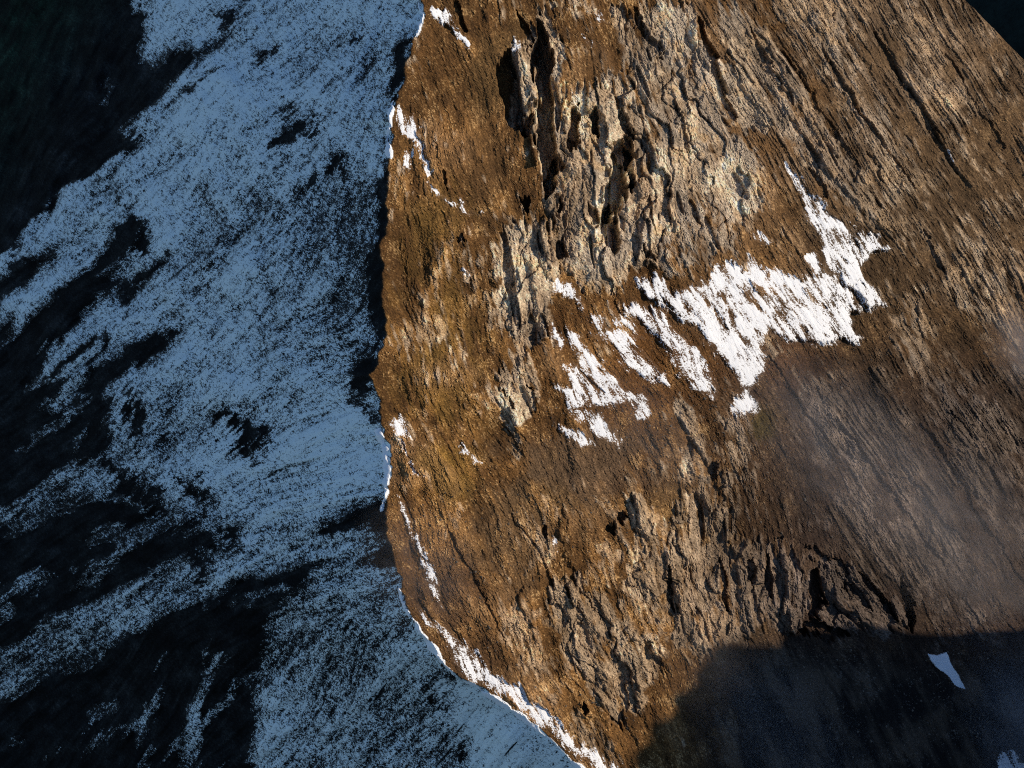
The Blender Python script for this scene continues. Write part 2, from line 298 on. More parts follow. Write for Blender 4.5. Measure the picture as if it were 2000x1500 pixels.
# crest cornices
CORN = [('thin snow cornice on the crest at the top edge of the picture',3.5,[(822,-30),(820,0),(831,26),(822,55),(814,72)]),
        ('bright snow cornice beside the curving streak, upper half of the crest',4.5,[(772,200),(764,240),(761,270),(763,300)]),
        ('curved white snow cornice lip halfway down the crest',6.5,[(744,842),(755,862),(763,885),(763,920),(757,955),(752,992)]),
        ('long winding snow cornice along the lower crest to the bottom edge',5.0,[(784,1150),(797,1190),(828,1240),(860,1285),(898,1322),(938,1346),(998,1386),(1048,1421),(1092,1460),(1130,1497),(1200,1562)])]
# ------------------------------------------------------------------ sunlit face: rock
ROCK = [  # (value = rockiness, softness, polygon): bare cliff against brown scree and turf
 ('P',.95,14,[(985,90),(1005,80),(1050,40),(1075,0),(1100,60),(1095,180),(1110,330),(1080,380),(1050,330),(1035,230),(1000,210)]),
 ('P',1.0,18,[(1080,200),(1130,180),(1200,150),(1260,240),(1290,330),(1310,420),(1320,530),(1250,545),(1200,545),(1140,560),(1090,500),(1060,420),(1065,330)]),
 ('P',.95,16,[(985,440),(1040,420),(1090,480),(1085,560),(1075,640),(1085,680),(1050,690),(1010,700),(990,640),(960,580)]),
 ('P',.85,14,[(985,690),(1020,700),(1050,750),(1045,790),(1025,830),(1020,930),(1000,860),(975,770)]),
 ('P',1.0,12,[(1285,0),(1345,0),(1365,60),(1420,130),(1480,190),(1512,245),(1490,262),(1420,215),(1375,150),(1330,80),(1300,40)]),
 ('P',.8,20,[(1180,0),(1285,0),(1330,90),(1430,220),(1480,330),(1470,440),(1440,520),(1330,535),(1300,400),(1270,250),(1210,130)]),
 ('P',.75,16,[(1380,0),(1470,20),(1560,150),(1640,280),(1745,430),(1760,470),(1700,450),(1610,390),(1540,290),(1450,150)]),
 ('P',.5,24,[(1470,0),(1600,0),(1900,420),(2000,600),(2000,800),(1800,500),(1650,250)]),
 ('P',.9,10,[(1225,990),(1245,972),(1275,990),(1292,1040),(1270,1070),(1235,1045)]),
 ('P',.8,24,[(1210,1090),(1290,1040),(1360,900),(1420,900),(1440,1000),(1500,1060),(1510,1180),(1480,1270),(1380,1300),(1300,1260),(1240,1190)]),
 ('P',.85,20,[(1060,1170),(1130,1130),(1240,1200),(1300,1290),(1260,1400),(1180,1420),(1120,1330)]),
 ('P',.95,14,[(1500,1080),(1560,1080),(1585,1150),(1575,1235),(1520,1255),(1500,1180)]),
 ('P',1.0,14,[(1595,1090),(1660,1095),(1720,1150),(1780,1200),(1770,1245),(1690,1240),(1600,1225),(1605,1150)]),
 ('P',.7,24,[(1540,700),(1620,720),(1720,860),(1850,1010),(1960,1160),(1900,1240),(1780,1180),(1660,1040),(1560,860)]),
 ('P',.65,24,[(1700,560),(1800,560),(1950,800),(2100,1000),(2100,1150),(1950,1050),(1800,800)]),
 ('P',.7,14,[(1320,800),(1365,790),(1375,850),(1390,900),(1370,960),(1330,900)]),
 ('P',.6,18,[(1100,1380),(1160,1400),(1230,1500),(1270,1600),(1150,1500)]),
]
ROUGH = [('P',.42,60,[(1480,660),(1800,620),(2300,700),(2300,1300),(1700,1250),(1300,1300),(1150,1450),(1000,1300),(960,1000),(1150,900),(1300,820)]),
         ('P',.36,40,[(930,420),(1000,420),(1010,700),(1000,950),(900,900),(900,600)]),('P',.40,40,[(1450,-200),(1900,-200),(2300,500),(2300,700),(1750,600)]),
         ('P',.34,40,[(900,-200),(1300,-200),(1200,150),(1080,60),(960,80)]),('P',.30,30,[(760,-100),(850,200),(880,600),(850,1000),(780,1000),(750,500)])]
RK = np.clip(field(ROUGH, .14, 14.0), 0, 1)
RKp = field(ROCK, .0, 14.0); RKp = RKp - .38 * sstep(.2, 1.3, N_mid * .8 + .5 * L_mid + .3 * N_sml) * (RKp > .05) * sstep(500, 700, PY + .0 * PX); RK = np.maximum(RK, RKp)
RK = np.clip(RK + .13 * N_mid + .09 * L_big + .05 * S2v, 0, 1)
KNOB = [  # height in metres, half width in photo px, spine
 (16,22,[(1018,110),(1030,190),(1040,240)]),(22,12,[(1040,205),(1044,260),(1047,320)]),(9,16,[(1150,260),(1165,380),(1170,480)]),(11,17,[(1120,200),(1118,300),(1110,420)]),
 (12,20,[(1195,190),(1190,290)]),(13,22,[(1255,300),(1265,420),(1255,510)]),(9,18,[(1060,430),(1075,540)]),(10,15,[(1045,520),(1060,600),(1065,670)]),(8,14,[(1000,480),(1015,560),(1010,640)]),
 (9,17,[(1020,700),(1040,750),(1040,790)]),(8,10,[(1000,790),(1015,870)]),(14,16,[(1330,0),(1375,100),(1430,170)]),(13,17,[(1420,100),(1470,180),(1505,240)]),(9,12,[(1500,90),(1570,210),(1640,310)]),
 (9,11,[(1560,260),(1650,370),(1735,450)]),(7,10,[(1620,120),(1720,280),(1800,400)]),(7,9,[(1720,60),(1820,230),(1900,360)]),(6,8,[(1650,60),(1760,230)]),
 (15,24,[(1248,985),(1262,1020),(1268,1050)]),(9,14,[(1190,1020),(1200,1040)]),(8,14,[(1405,905),(1410,950)]),(9,14,[(1400,1000),(1430,1060)]),(8,12,[(1340,800),(1350,850)]),
 (9,16,[(1440,1080),(1455,1180),(1470,1250)]),(10,15,[(1535,1090),(1550,1160),(1545,1230)]),(12,16,[(1615,1130),(1640,1180),(1700,1215)]),(10,14,[(1650,1110),(1720,1170),(1770,1220)]),
 (9,16,[(1310,1080),(1330,1180)]),(8,18,[(1220,1230),(1250,1310),(1260,1380)]),(8,16,[(1140,1180),(1170,1270),(1190,1350)]),(7,14,[(1100,1000),(1120,1110)]),(8,12,[(1600,760),(1700,900)]),(8,12,[(1750,880),(1880,1050)]),
 (7,10,[(1060,1040),(1072,1058)]),(9,13,[(1020,1150),(1040,1210)]),(9,13,[(1130,1370),(1150,1400)]),(6,9,[(905,460),(912,475)]),(6,10,[(960,540),(968,560)]),(8,10,[(1330,960),(1345,1010)]),
]
SLOT = [  # depth in metres, half width, spine: gullies the low sun does not reach
 (46,15,[(1058,40),(1061,110),(1064,180),(1070,250),(1074,330),(1072,385)]),(34,14,[(992,105),(988,140),(1000,180),(1010,215),(1028,255)]),(24,10,[(1048,205),(1036,235),(1030,262)]),
 (30,9,[(1130,205),(1128,240),(1118,290)]),(30,8,[(1162,205),(1166,235),(1172,262)]),(36,19,[(1212,285),(1218,325),(1205,370),(1190,420)]),(26,12,[(1192,400),(1188,440),(1192,488)]),(24,12,[(1090,300),(1082,335),(1070,365)]),
 (20,7,[(1225,270),(1232,320),(1240,360)]),(14,6,[(1150,395),(1165,420),(1172,445)]),(14,7,[(1025,385),(1030,412)]),(16,8,[(1092,470),(1096,500)]),(12,5,[(1088,385),(1096,410)]),(14,5,[(1210,205),(1225,245),(1235,270)]),
 (10,5,[(1260,490),(1275,500),(1280,510)]),(12,6,[(1365,30),(1390,110),(1415,190),(1440,240)]),(14,6,[(1470,60),(1500,140),(1545,210)]),(9,4,[(1530,100),(1600,220),(1680,330)]),(8,4,[(1600,90),(1700,250),(1790,370)]),
 (9,5,[(1690,300),(1720,345)]),(12,6,[(1580,340),(1600,370),(1612,390)]),(10,5,[(1815,455),(1830,500),(1850,540)]),(8,4,[(1840,100),(1900,200),(1960,290)]),(8,4,[(1700,60),(1800,220),(1870,330)]),(14,9,[(1215,995),(1212,1022)]),
 (8,5,[(1058,1030),(1068,1052)]),(9,6,[(1186,1018),(1192,1034)]),(12,8,[(1392,905),(1396,930)]),(18,10,[(1590,1110),(1594,1180),(1590,1220)]),(16,7,[(1760,1130),(1780,1190),(1786,1235)]),(9,5,[(1680,1120),(1730,1180)]),
 (10,5,[(1135,1368),(1145,1395)]),(7,4,[(868,330),(876,360)]),(7,4,[(895,455),(905,470)]),(8,4,[(1000,780),(1002,800)]),(10,5,[(890,0),(900,40),(912,62)]),(12,5,[(1010,20),(1030,60),(1040,90)]),
 (8,4,[(1540,230),(1600,330)]),(9,4,[(1640,830),(1760,990),(1850,1110)]),(8,4,[(1800,830),(1900,990),(2000,1130)]),(8,4,[(1860,800),(1960,960)]),(7,3,[(1500,700),(1600,840)]),(8,4,[(1240,0),(1262,60),(1290,110)]),(6,3,[(1320,200),(1350,300)]),
 (5,9,[(1570,1075),(1610,1098),(1660,1108)]),(12,7,[(1500,1085),(1505,1160)]),(7,6,[(1640,1140),(1680,1162),(1700,1185)]),(14,9,[(1560,1238),(1600,1232),(1660,1240)]),(10,6,[(1715,1160),(1745,1200)]),(10,6,[(1460,1090),(1470,1130)]),(9,4,[(1305,1110),(1310,1180)]),(9,4,[(1410,1100),(1420,1190)]),(2.5,3,[(1000,1000),(1060,1100),(1100,1200)]),(2.5,3,[(870,1020),(930,1150),(990,1260)]),
]
H = np.zeros(PX.shape)
XK, YK = warped(6.0)
sunny = sstep(-6, 6, DR)
edge = sstep(0, 40, DR)
rk = sstep(.25, .8, RK)
stri = np.clip(sstep(1380, 1560, PX + .45 * (300 - PY)) * sstep(820, 560, PY) + sstep(1440, 1620, PX - .25 * (PY - 700) + 30 * N_mid) * sstep(600, 700, PY) * sstep(1240, 1150, PY), 0, 1)        # bedded shoulder: long straight ledges
jt0, jt1, jt2 = sstep(.12, .0, S0), sstep(.14, .0, S1), sstep(.2, .0, S2)
cliff = sstep(.4, .8, RKp + .1 * N_mid) * (1 - .5 * stri)
H += edge * cliff * (2.6 * S0h + .8 * S0v - 1.8 * jt0 * (S0v > -.3))
H += edge * rk * (1 - .6 * stri) * (1.25 * S1h + .30 * S2h - .7 * jt1 * (S1v > 0) - .25 * jt2 + .22 * L_mid + .14 * L_sml)
H += edge * (1 - rk) * (1.0 * L_big + .42 * L_mid + .26 * L_sml + .34 * S2h + .45 * S1h * (S1v > .3))
H -= edge * cliff * (1 - stri) * 7 * sstep(1.35, 1.6, .9 * L_mid + .4 * L_big)
H += edge * (3.2 * N_big + .8 * N_mid * (.3 + .7 * RK))
H += sunny * (.24 * N_px + .12 * L_hair + .05 * L_hair2) * (.8 + .4 * rk)
H += stri * (.25 + .75 * sstep(-1.1, .7, N_mid + .5 * N_big)) * (.42 * S4v + .5 * S4h + .34 * S3v + .3 * S3h - .9 * sstep(.15, 0, S4) * (S4v > 0) - .3 * sstep(.25, 0, S3) + .12 * L_hair2)
slotm = np.zeros(PX.shape)
for h, wd, pts in SLOT:
    s = window(pts, 3 * wd + 40); d, t = polydist(XK[s], YK[s], pts)
    ww = wd * np.clip(1.4 * np.sin(math.pi * (.08 + .84 * t)), .3, 1)
    m_ = sstep(1.3, 1.0, d / ww + .10 * N_sml[s] + .12 * L_sml[s] + .16 * N_mid[s] + .10 * S1v[s]); slotm[s] = np.maximum(slotm[s], m_); H[s] -= .8 * h * m_ * (.45 if pts[0][0] > 1440 and pts[0][1] < 1000 else 1)
for h, wd, pts in KNOB:
    s = window(pts, 3 * wd + 40); d, t = polydist(XK[s], YK[s], pts)
    ww = wd * np.clip(1.3 * np.sin(math.pi * (.1 + .75 * t)), .3, 1)
    H[s] += .42 * h * (1 - slotm[s]) * sstep(1.15, .35, d / ww) * (.85 + .12 * L_mid[s] + .10 * S1h[s])
snowy = sstep(-.4, .6, SNR)
H = H * (1 - .75 * snowy)
# shaded face relief
H += (1 - sunny) * sstep(-5, -90, DR) * (2.2 * L_big + 1.0 * L_mid + .4 * L_sml + 3 * N_big * sstep(-60, -300, DR))
# lower basin: gentle scree with scattered blocks
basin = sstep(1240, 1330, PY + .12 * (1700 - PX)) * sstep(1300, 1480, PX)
H = H * (1 - .35 * basin)
# the shoulder at the upper right drops away behind its skyline
FA, FB = hit_plane(ray(1862.0, -8.0), KR, -SR, 0.)[None][0], hit_plane(ray(2012.0, 142.0), KR, -SR, 0.)[None][0]
fd = (FB - FA)[:2]; fd /= np.linalg.norm(fd); fn = np.array([-fd[1], fd[0]]); fn = fn * np.sign(fn[0] + fn[1])
fold = (POS[..., 0] - FA[0]) * fn[0] + (POS[..., 1] - FA[1]) * fn[1]
OUTW = np.array([0, -.74, .67])                                             # ledges and gullies are cut out of / into the face in this direction
POS = POS + OUTW * H[..., None]
POS[..., 2] -= np.where(fold > 0, .012 * np.clip(fold, 0, 25) ** 2 + 2.2 * np.clip(fold - 8, 0, 400), 0) * (~left)

# ------------------------------------------------------------------ rock colours (albedo)
def mix(a, b, f): return a + (b - a) * np.clip(f, 0, 1)[..., None]
def C(*c): return np.array(c)
och = sstep(-.2, 1.4, .6 * N_mid + .7 * L_mid + .5 * N_big)
base = mix(np.broadcast_to(C(.125, .064, .022), POS.shape), C(.215, .112, .038), och)
tur = np.exp(-((PX - 860) / 120) ** 2 - ((PY - 700) / 300) ** 2)
base = mix(base, C(.24, .128, .036), tur * sstep(.0, 1.5, L_mid + .6 * N_sml))
base = mix(base, C(.38, .25, .115), .65 * sstep(.9, 2.2, .8 * N_px + .6 * N_sml + .4 * L_hair))
base = mix(base, C(.06, .032, .014), .7 * sstep(.9, 2.0, .8 * L_hair + .6 * L_sml - .5 * N_sml))
TINTS = [(960,330,60,120,(.105,.060,.026),.6),(840,430,50,110,(.15,.082,.030),.5),(1180,620,70,40,(.12,.060,.022),.6),(1100,960,90,60,(.19,.125,.06),.5),(1200,940,120,50,(.13,.085,.055),.6),(1400,760,90,60,(.105,.055,.024),.6),(1250,690,170,130,(.15,.068,.020),.8),(1420,610,130,60,(.17,.10,.05),.6),(870,920,60,70,(.24,.14,.030),.7),(1485,830,35,30,(.20,.16,.03),.7),(930,200,80,170,(.13,.070,.026),.6),
         (1540,690,80,50,(.14,.055,.015),.8),(1130,900,150,60,(.15,.098,.058),.8),(900,1180,80,150,(.10,.058,.032),.7),(1000,1050,90,110,(.17,.115,.065),.5),(860,640,70,240,(.22,.13,.034),.6),(1320,1000,60,60,(.16,.095,.035),.6),
         (1850,430,150,160,(.12,.072,.034),.6),(1750,100,120,120,(.14,.094,.052),.5),(1480,1180,40,70,(.20,.11,.028),.6),(1620,1050,80,40,(.09,.045,.022),.7),(970,140,60,90,(.17,.105,.042),.5)]
for x_, y_, a_, b_, c_, k_ in TINTS:
    base = mix(base, C(*c_), k_ * sstep(1.3, .2, np.hypot((PX - x_) / a_, (PY - y_) / b_) + .25 * N_mid + .12 * L_sml) * (1 - .3 * sstep(0, 1.5, N_sml)))
scr = sstep(.2, 1.3, N_big + .5 * L_big)
base = mix(base, C(.165, .100, .050), .45 * scr)
shoulder = sstep(1450, 1700, PX + .25 * (PY - 300)) * sstep(900, 500, PY)
base = mix(base, C(.115, .076, .042), .7 * shoulder)
rockc = mix(np.broadcast_to(C(.38, .275, .175), POS.shape), C(.64, .50, .345), sstep(-.6, 1.2, N_mid + .6 * L_big))
rockc = mix(rockc, C(.27, .225, .175), .75 * sstep(.1, 1.2, L_mid * .7 + .8 * N_big))
rockc = mix(rockc, C(.36, .22, .09), .5 * sstep(1.2, 2.2, N_mid + N_sml))
rockc = mix(rockc, C(.29, .20, .12), .6 * sstep(820, 1000, PY))
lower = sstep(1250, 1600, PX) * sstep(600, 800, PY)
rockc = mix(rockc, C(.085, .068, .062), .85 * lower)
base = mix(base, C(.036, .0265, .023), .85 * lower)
base = base * C(1.0, .945, .89); rockc = rockc * C(1.0, .975, .95)
bed = mix(np.broadcast_to(C(.042, .024, .012), POS.shape), C(.165, .112, .068), sstep(-1.5, 2.0, .75 * S3v + .75 * S4v + .35 * L_str + .35 * N_sml))
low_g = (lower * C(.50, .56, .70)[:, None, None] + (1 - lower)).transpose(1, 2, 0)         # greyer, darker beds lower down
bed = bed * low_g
brk = sstep(-1.1, .7, N_mid + .5 * N_big + .3 * N_sml)
base = mix(base, bed, .8 * stri * brk)
rockc = mix(rockc, bed * 1.25, .6 * stri * brk)
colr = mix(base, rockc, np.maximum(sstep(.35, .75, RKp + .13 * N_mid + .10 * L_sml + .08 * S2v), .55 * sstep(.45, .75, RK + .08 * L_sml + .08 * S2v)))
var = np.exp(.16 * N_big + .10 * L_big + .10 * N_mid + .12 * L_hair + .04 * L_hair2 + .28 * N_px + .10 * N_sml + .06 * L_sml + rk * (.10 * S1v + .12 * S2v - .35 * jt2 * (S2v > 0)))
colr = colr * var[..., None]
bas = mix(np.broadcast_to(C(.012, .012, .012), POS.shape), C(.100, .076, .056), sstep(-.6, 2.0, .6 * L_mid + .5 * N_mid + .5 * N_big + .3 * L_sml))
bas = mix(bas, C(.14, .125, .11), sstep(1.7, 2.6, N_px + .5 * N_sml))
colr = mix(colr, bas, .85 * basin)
colL = np.broadcast_to(C(.0075, .0085, .009), POS.shape) * np.exp(.25 * L_sml + .35 * N_sml + .35 * N_px)[..., None]  # shaded flank: deep shade is painted into the rock colour, nearly black
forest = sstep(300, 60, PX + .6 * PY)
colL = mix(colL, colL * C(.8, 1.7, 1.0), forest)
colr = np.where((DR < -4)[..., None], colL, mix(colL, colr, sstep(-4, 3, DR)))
colr = np.clip(colr, .002, .75)

# ------------------------------------------------------------------ materials
def new_mat(name):
    m = bpy.data.materials.new(name); m.use_nodes = True; n = m.node_tree.nodes; l = m.node_tree.links
    return m, n, l, n['Principled BSDF']
def rock_mat(name, bump, scale):
    m, n, l, b = new_mat(name)
    a = n.new('ShaderNodeAttribute'); a.attribute_name = 'tint'
    tc = n.new('ShaderNodeTexCoord')
    nz = n.new('ShaderNodeTexNoise'); nz.inputs['Scale'].default_value = scale; nz.inputs['Detail'].default_value = 6; nz.inputs['Roughness'].default_value = .7
    l.new(tc.outputs['Object'], nz.inputs['Vector'])
    mr = n.new('ShaderNodeMapRange'); mr.inputs[1].default_value = .3; mr.inputs[2].default_value = .7; mr.inputs[3].default_value = .6; mr.inputs[4].default_value = 1.4
    l.new(nz.outputs[0], mr.inputs[0])
    mx = n.new('ShaderNodeVectorMath'); mx.operation = 'SCALE'; l.new(a.outputs['Color'], mx.inputs[0]); l.new(mr.outputs[0], mx.inputs['Scale'])
    l.new(mx.outputs[0], b.inputs['Base Color'])
    bp = n.new('ShaderNodeBump'); bp.inputs['Strength'].default_value = bump; bp.inputs['Distance'].default_value = 1.2
    l.new(nz.outputs[0], bp.inputs['Height']); l.new(bp.outputs[0], b.inputs['Normal'])
    b.inputs['Roughness'].default_value = .95; b.inputs['Specular IOR Level'].default_value = .12
    return m
def snow_mat(name, rock, lo, hi, amp, scale):
    m, n, l, b = new_mat(name)
    a = n.new('ShaderNodeAttribute'); a.attribute_name = 'cover'
    tc = n.new('ShaderNodeTexCoord')
    nz = n.new('ShaderNodeTexNoise'); nz.inputs['Scale'].default_value = scale; nz.inputs['Detail'].default_value = 3; nz.inputs['Roughness'].default_value = .6
    l.new(tc.outputs['Object'], nz.inputs['Vector'])
    s1 = n.new('ShaderNodeMath'); s1.operation = 'SUBTRACT'; l.new(nz.outputs[0], s1.inputs[0]); s1.inputs[1].default_value = .5
    s2 = n.new('ShaderNodeMath'); s2.operation = 'MULTIPLY_ADD'; l.new(s1.outputs[0], s2.inputs[0]); s2.inputs[1].default_value = amp; l.new(a.outputs['Fac'], s2.inputs[2])
    mr = n.new('ShaderNodeMapRange'); mr.inputs[1].default_value = lo; mr.inputs[2].default_value = hi; mr.interpolation_type = 'SMOOTHSTEP'; l.new(s2.outputs[0], mr.inputs[0])
    ta = n.new('ShaderNodeAttribute'); ta.attribute_name = 'tint'
    mx = n.new('ShaderNodeMix'); mx.data_type = 'RGBA'; l.new(mr.outputs[0], mx.inputs['Factor']); l.new(ta.outputs['Color'], mx.inputs['A']); mx.inputs['B'].default_value = (*rock, 1)
    l.new(mx.outputs['Result'], b.inputs['Base Color'])
    bp = n.new('ShaderNodeBump'); bp.inputs['Strength'].default_value = .35; bp.inputs['Distance'].default_value = .6
    l.new(nz.outputs[0], bp.inputs['Height']); l.new(bp.outputs[0], b.inputs['Normal'])
    b.inputs['Roughness'].default_value = .75; b.inputs['Specular IOR Level'].default_value = .15
    return m
M_rock = rock_mat('weathered_rock', .9, .8)
M_dark = rock_mat('shade_darkened_rock', .8, .5)  # rock of the shaded face; its tint has the shade painted in
M_snow_thin = snow_mat('thin_snow_over_stones', (.74, .86, .88), -.05, 1.15, 4.2, 1.1)  # shaded snow; the blue-green of its sky light is put into the colour
M_snow = snow_mat('sunny_snow', (.86, .87, .89), .10, .72, 3.6, 1.1)
M_corn = snow_mat('wind_packed_snow', (.84, .87, .90), -.1, .1, .3, .4)

# ------------------------------------------------------------------ mesh building
# vertices: every cell inside the picture, every fourth outside
def axis(n, lo, hi):
    k = [i for i in range(n) if (lo <= i <= hi) or i % 4 == 0 or i == n - 1]; return np.array(k)
GX = axis(NX, int((0 - X0P) / RS) - 12, int((2000 - X0P) / RS) + 12); GY = axis(NY, int((0 - Y0P) / RS) - 12, int((1500 - Y0P) / RS) + 12)
sub = np.ix_(GY, GX)
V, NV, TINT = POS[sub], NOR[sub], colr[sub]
SL_, SR_, SP_, DR_, RK_ = SNL[sub], SNR[sub], SPID[sub], DR[sub], RK[sub]
ny, nx = V.shape[:2]
gx_, gy_ = np.gradient(V, axis=1), np.gradient(V, axis=0)
VN = np.cross(gy_, gx_); VN /= np.linalg.norm(VN, axis=2, keepdims=True) + 1e-9
VN *= np.sign((VN * NV).sum(2))[..., None]
idx = np.arange(ny * nx).reshape(ny, nx)
QUADS = np.stack([idx[:-1, :-1], idx[1:, :-1], idx[1:, 1:], idx[:-1, 1:]], -1)
def fmax(a): return np.maximum(np.maximum(a[:-1, :-1], a[1:, :-1]), np.maximum(a[1:, 1:], a[:-1, 1:]))
def favg(a): return .25 * (a[:-1, :-1] + a[1:, :-1] + a[1:, 1:] + a[:-1, 1:])
def sheet(name, mask, mat, verts=None, cover=None, smooth=False, parent=None, tint=None):
    q = QUADS[mask]
    if len(q) == 0: return None
    used, inv = np.unique(q.ravel(), return_inverse=True)
    v = (V if verts is None else verts).reshape(-1, 3)[used]
    origin = v.mean(0) if kindless.get(name) else np.zeros(3)
    me = bpy.data.meshes.new(name)
    me.vertices.add(len(used)); me.vertices.foreach_set('co', (v - origin).astype(np.float32).ravel())
    nq = len(q); me.loops.add(nq * 4); me.loops.foreach_set('vertex_index', inv.astype(np.int32).ravel())
    me.polygons.add(nq); me.polygons.foreach_set('loop_start', np.arange(0, nq * 4, 4, dtype=np.int32))
    me.polygons.foreach_set('use_smooth', np.full(nq, smooth))
    me.update(calc_edges=True)
    t = me.attributes.new('tint', 'FLOAT_COLOR', 'POINT')
    tt = TINT.reshape(-1, 3)[used] if tint is None else np.broadcast_to(tint, (len(used), 3))
    t.data.foreach_set('color', np.concatenate([tt, np.ones((len(used), 1))], 1).astype(np.float32).ravel())
    if cover is not None:
        c = me.attributes.new('cover', 'FLOAT', 'POINT'); c.data.foreach_set('value', cover.ravel()[used].astype(np.float32))
    me.materials.append(mat)
    o = bpy.data.objects.new(name, me); col.objects.link(o); o.location = origin
    if parent: o.parent = parent
    return o
kindless = {'snow_patch': 1, 'snow_cornice': 1, 'rock_outcrop': 1}
def tag(o, label, cat=None, group=None, kind=None):
    o['label'] = label
    if cat: o['category'] = cat
    if group: o['group'] = group
    if kind: o['kind'] = kind
    return o

# rock outcrops that read as separate cliffs
OUT = [
 ('dark-sided rock tower at the top beside the long black gully',0),('broad pale ribbed cliff above the snowy hollow',1),('pale craggy rib running down below the ribbed cliff',2),
 ('lowest small crag of the pale rib among brown scree',3),('pale smooth slab high up beside the striped shoulder',4),('grey striped cliff between the pale slab and the largest snow patch',5),
 ('lone rounded knob casting a black shadow on the lower slope',8),('rough tan crags above the shaded basin',9),('weathered tan crag near the lower crest',10),
 ('dark ochre buttress at the rim of the shaded basin',11),('tilted layered outcrop of rock beds right of the ochre buttress',12),('small pale crag just under the snowy hollow',15)]
OID = np.full((NY, NX), -1, np.int16)
for j, (lab, k) in enumerate(OUT):
    pts = ROCK[k][3]; s = window(pts, 60)
    ins = inside(XK[s], YK[s], pts) & (OID[s] < 0) & (DR[s] > 20)
    OID[s] = np.where(ins, j, OID[s])
OID_ = OID[sub][:-1, :-1]
isleft = favg(DR_) < 0
mR = sheet('sunlit_mountain_face', (~isleft) & (OID_ < 0), M_rock); tag(mR, 'sunlit brown mountain face of scree, turf and streaked rock', kind='structure')
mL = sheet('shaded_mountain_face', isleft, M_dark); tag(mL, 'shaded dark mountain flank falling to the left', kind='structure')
def largest(m):                            # biggest connected run of faces
    left_, best = set(map(tuple, np.argwhere(m).tolist())), []
    while left_:
        st = [left_.pop()]; comp = []
        while st:
            p = st.pop(); comp.append(p)
            for q in ((p[0] + 1, p[1]), (p[0] - 1, p[1]), (p[0], p[1] + 1), (p[0], p[1] - 1)):
                if q in left_: left_.remove(q); st.append(q)
        if len(comp) > len(best): best = comp
    r = np.zeros(m.shape, bool); b = np.array(best); r[b[:, 0], b[:, 1]] = True; return r
kindless['slab'] = 1; kindless['rock_face_rest'] = 1
S0_ = S0id[sub][:-1, :-1]
for j, (lab, k) in enumerate(OUT):
    om = OID_ == j
    if not om.any(): continue
    ids, cnt = np.unique(S0_[om], return_counts=True)
    pts = V[:-1, :-1][om]; e = bpy.data.objects.new('rock_outcrop', None); col.objects.link(e); e.location = pts[pts[:, 2].argmin()]; e.empty_display_size = 5
    tag(e, lab, 'rock', 'rock outcrops on the sunlit face')
    rest = om.copy(); e_loc = Vector(e.location)
    for c_, n_ in zip(ids, cnt):
        if n_ < 90: continue
        m_ = largest(om & (S0_ == c_)); rest &= ~m_
        o = sheet('slab', m_, M_rock); o.location = Vector(o.location) - e_loc; o.parent = e
    if rest.any():
        o = sheet('rock_face_rest', rest, M_rock); o.location = Vector(o.location) - e_loc; o.parent = e; o['kind'] = 'stuff'  # remaining fragments of the rock face outside the larger slabs

# snow on the shaded face
GRAIN = (.32 * N_px + .17 * L_hair + .14 * L_sml + .18 * noise(.8) + .06 * noise(1.6) + .06 * L_hair2)[sub]
cov = np.clip(SL_, -1, 1.2) + GRAIN * 1.0
V2 = V + NV * (.25 + .4 * np.clip(SL_, 0, 1))[..., None]
o = sheet('snow_cover', (fmax(SL_) > -.35) & (fmax(DR_) < 0), M_snow_thin, V2, cov)
tag(o, 'thin blue-shaded snow streaked over the dark flank', 'snow', kind='stuff')
# snow patches on the sunlit face
V3 = V + NV * (.26 + .22 * np.clip(SR_, -.6, 1))[..., None]
covR = SR_ * .95 + .00 + (.30 * N_px + .30 * L_hair + .24 * L_sml + .16 * L_hair2 + .1 * N_sml)[sub] * np.where(SP_ == 25, .1, 1)
fp = SP_[:-1, :-1]
for i, (lab, dens, pts) in enumerate(PATCH):
    o = sheet('snow_patch', (fp == i) & (fmax(SR_) > -.55), M_snow, V3, covR)
    if o: tag(o, lab, 'snow patch', 'snow patches on the sunny side')
# cornices: rounded rolls of snow lying on the crest
for lab, wd, pts in CORN:
    s = window(pts, 30)
    d = np.full((NY, NX), 99.); dd, t = polydist(PX[s] + 2.0 * WXa[s] + 4, PY[s] + 2.0 * WYa[s], pts)
    d[s] = dd / (wd * np.clip(.85 + .35 * N_sml[s] + .3 * N_mid[s], .2, 2))
    dg = d[sub]; hgt = np.sqrt(np.clip(1.15 - dg ** 2, 0, None)) * wd * .28
    VC = V + NV * (hgt - .5 * (dg > 1.07))[..., None] + np.array([.0, 0, .3])
    o = sheet('snow_cornice', fmax(-dg) > -1.15, M_corn, VC, np.ones(dg.shape))
    if o: tag(o, lab, 'snow cornice', 'snow cornices on the crest')

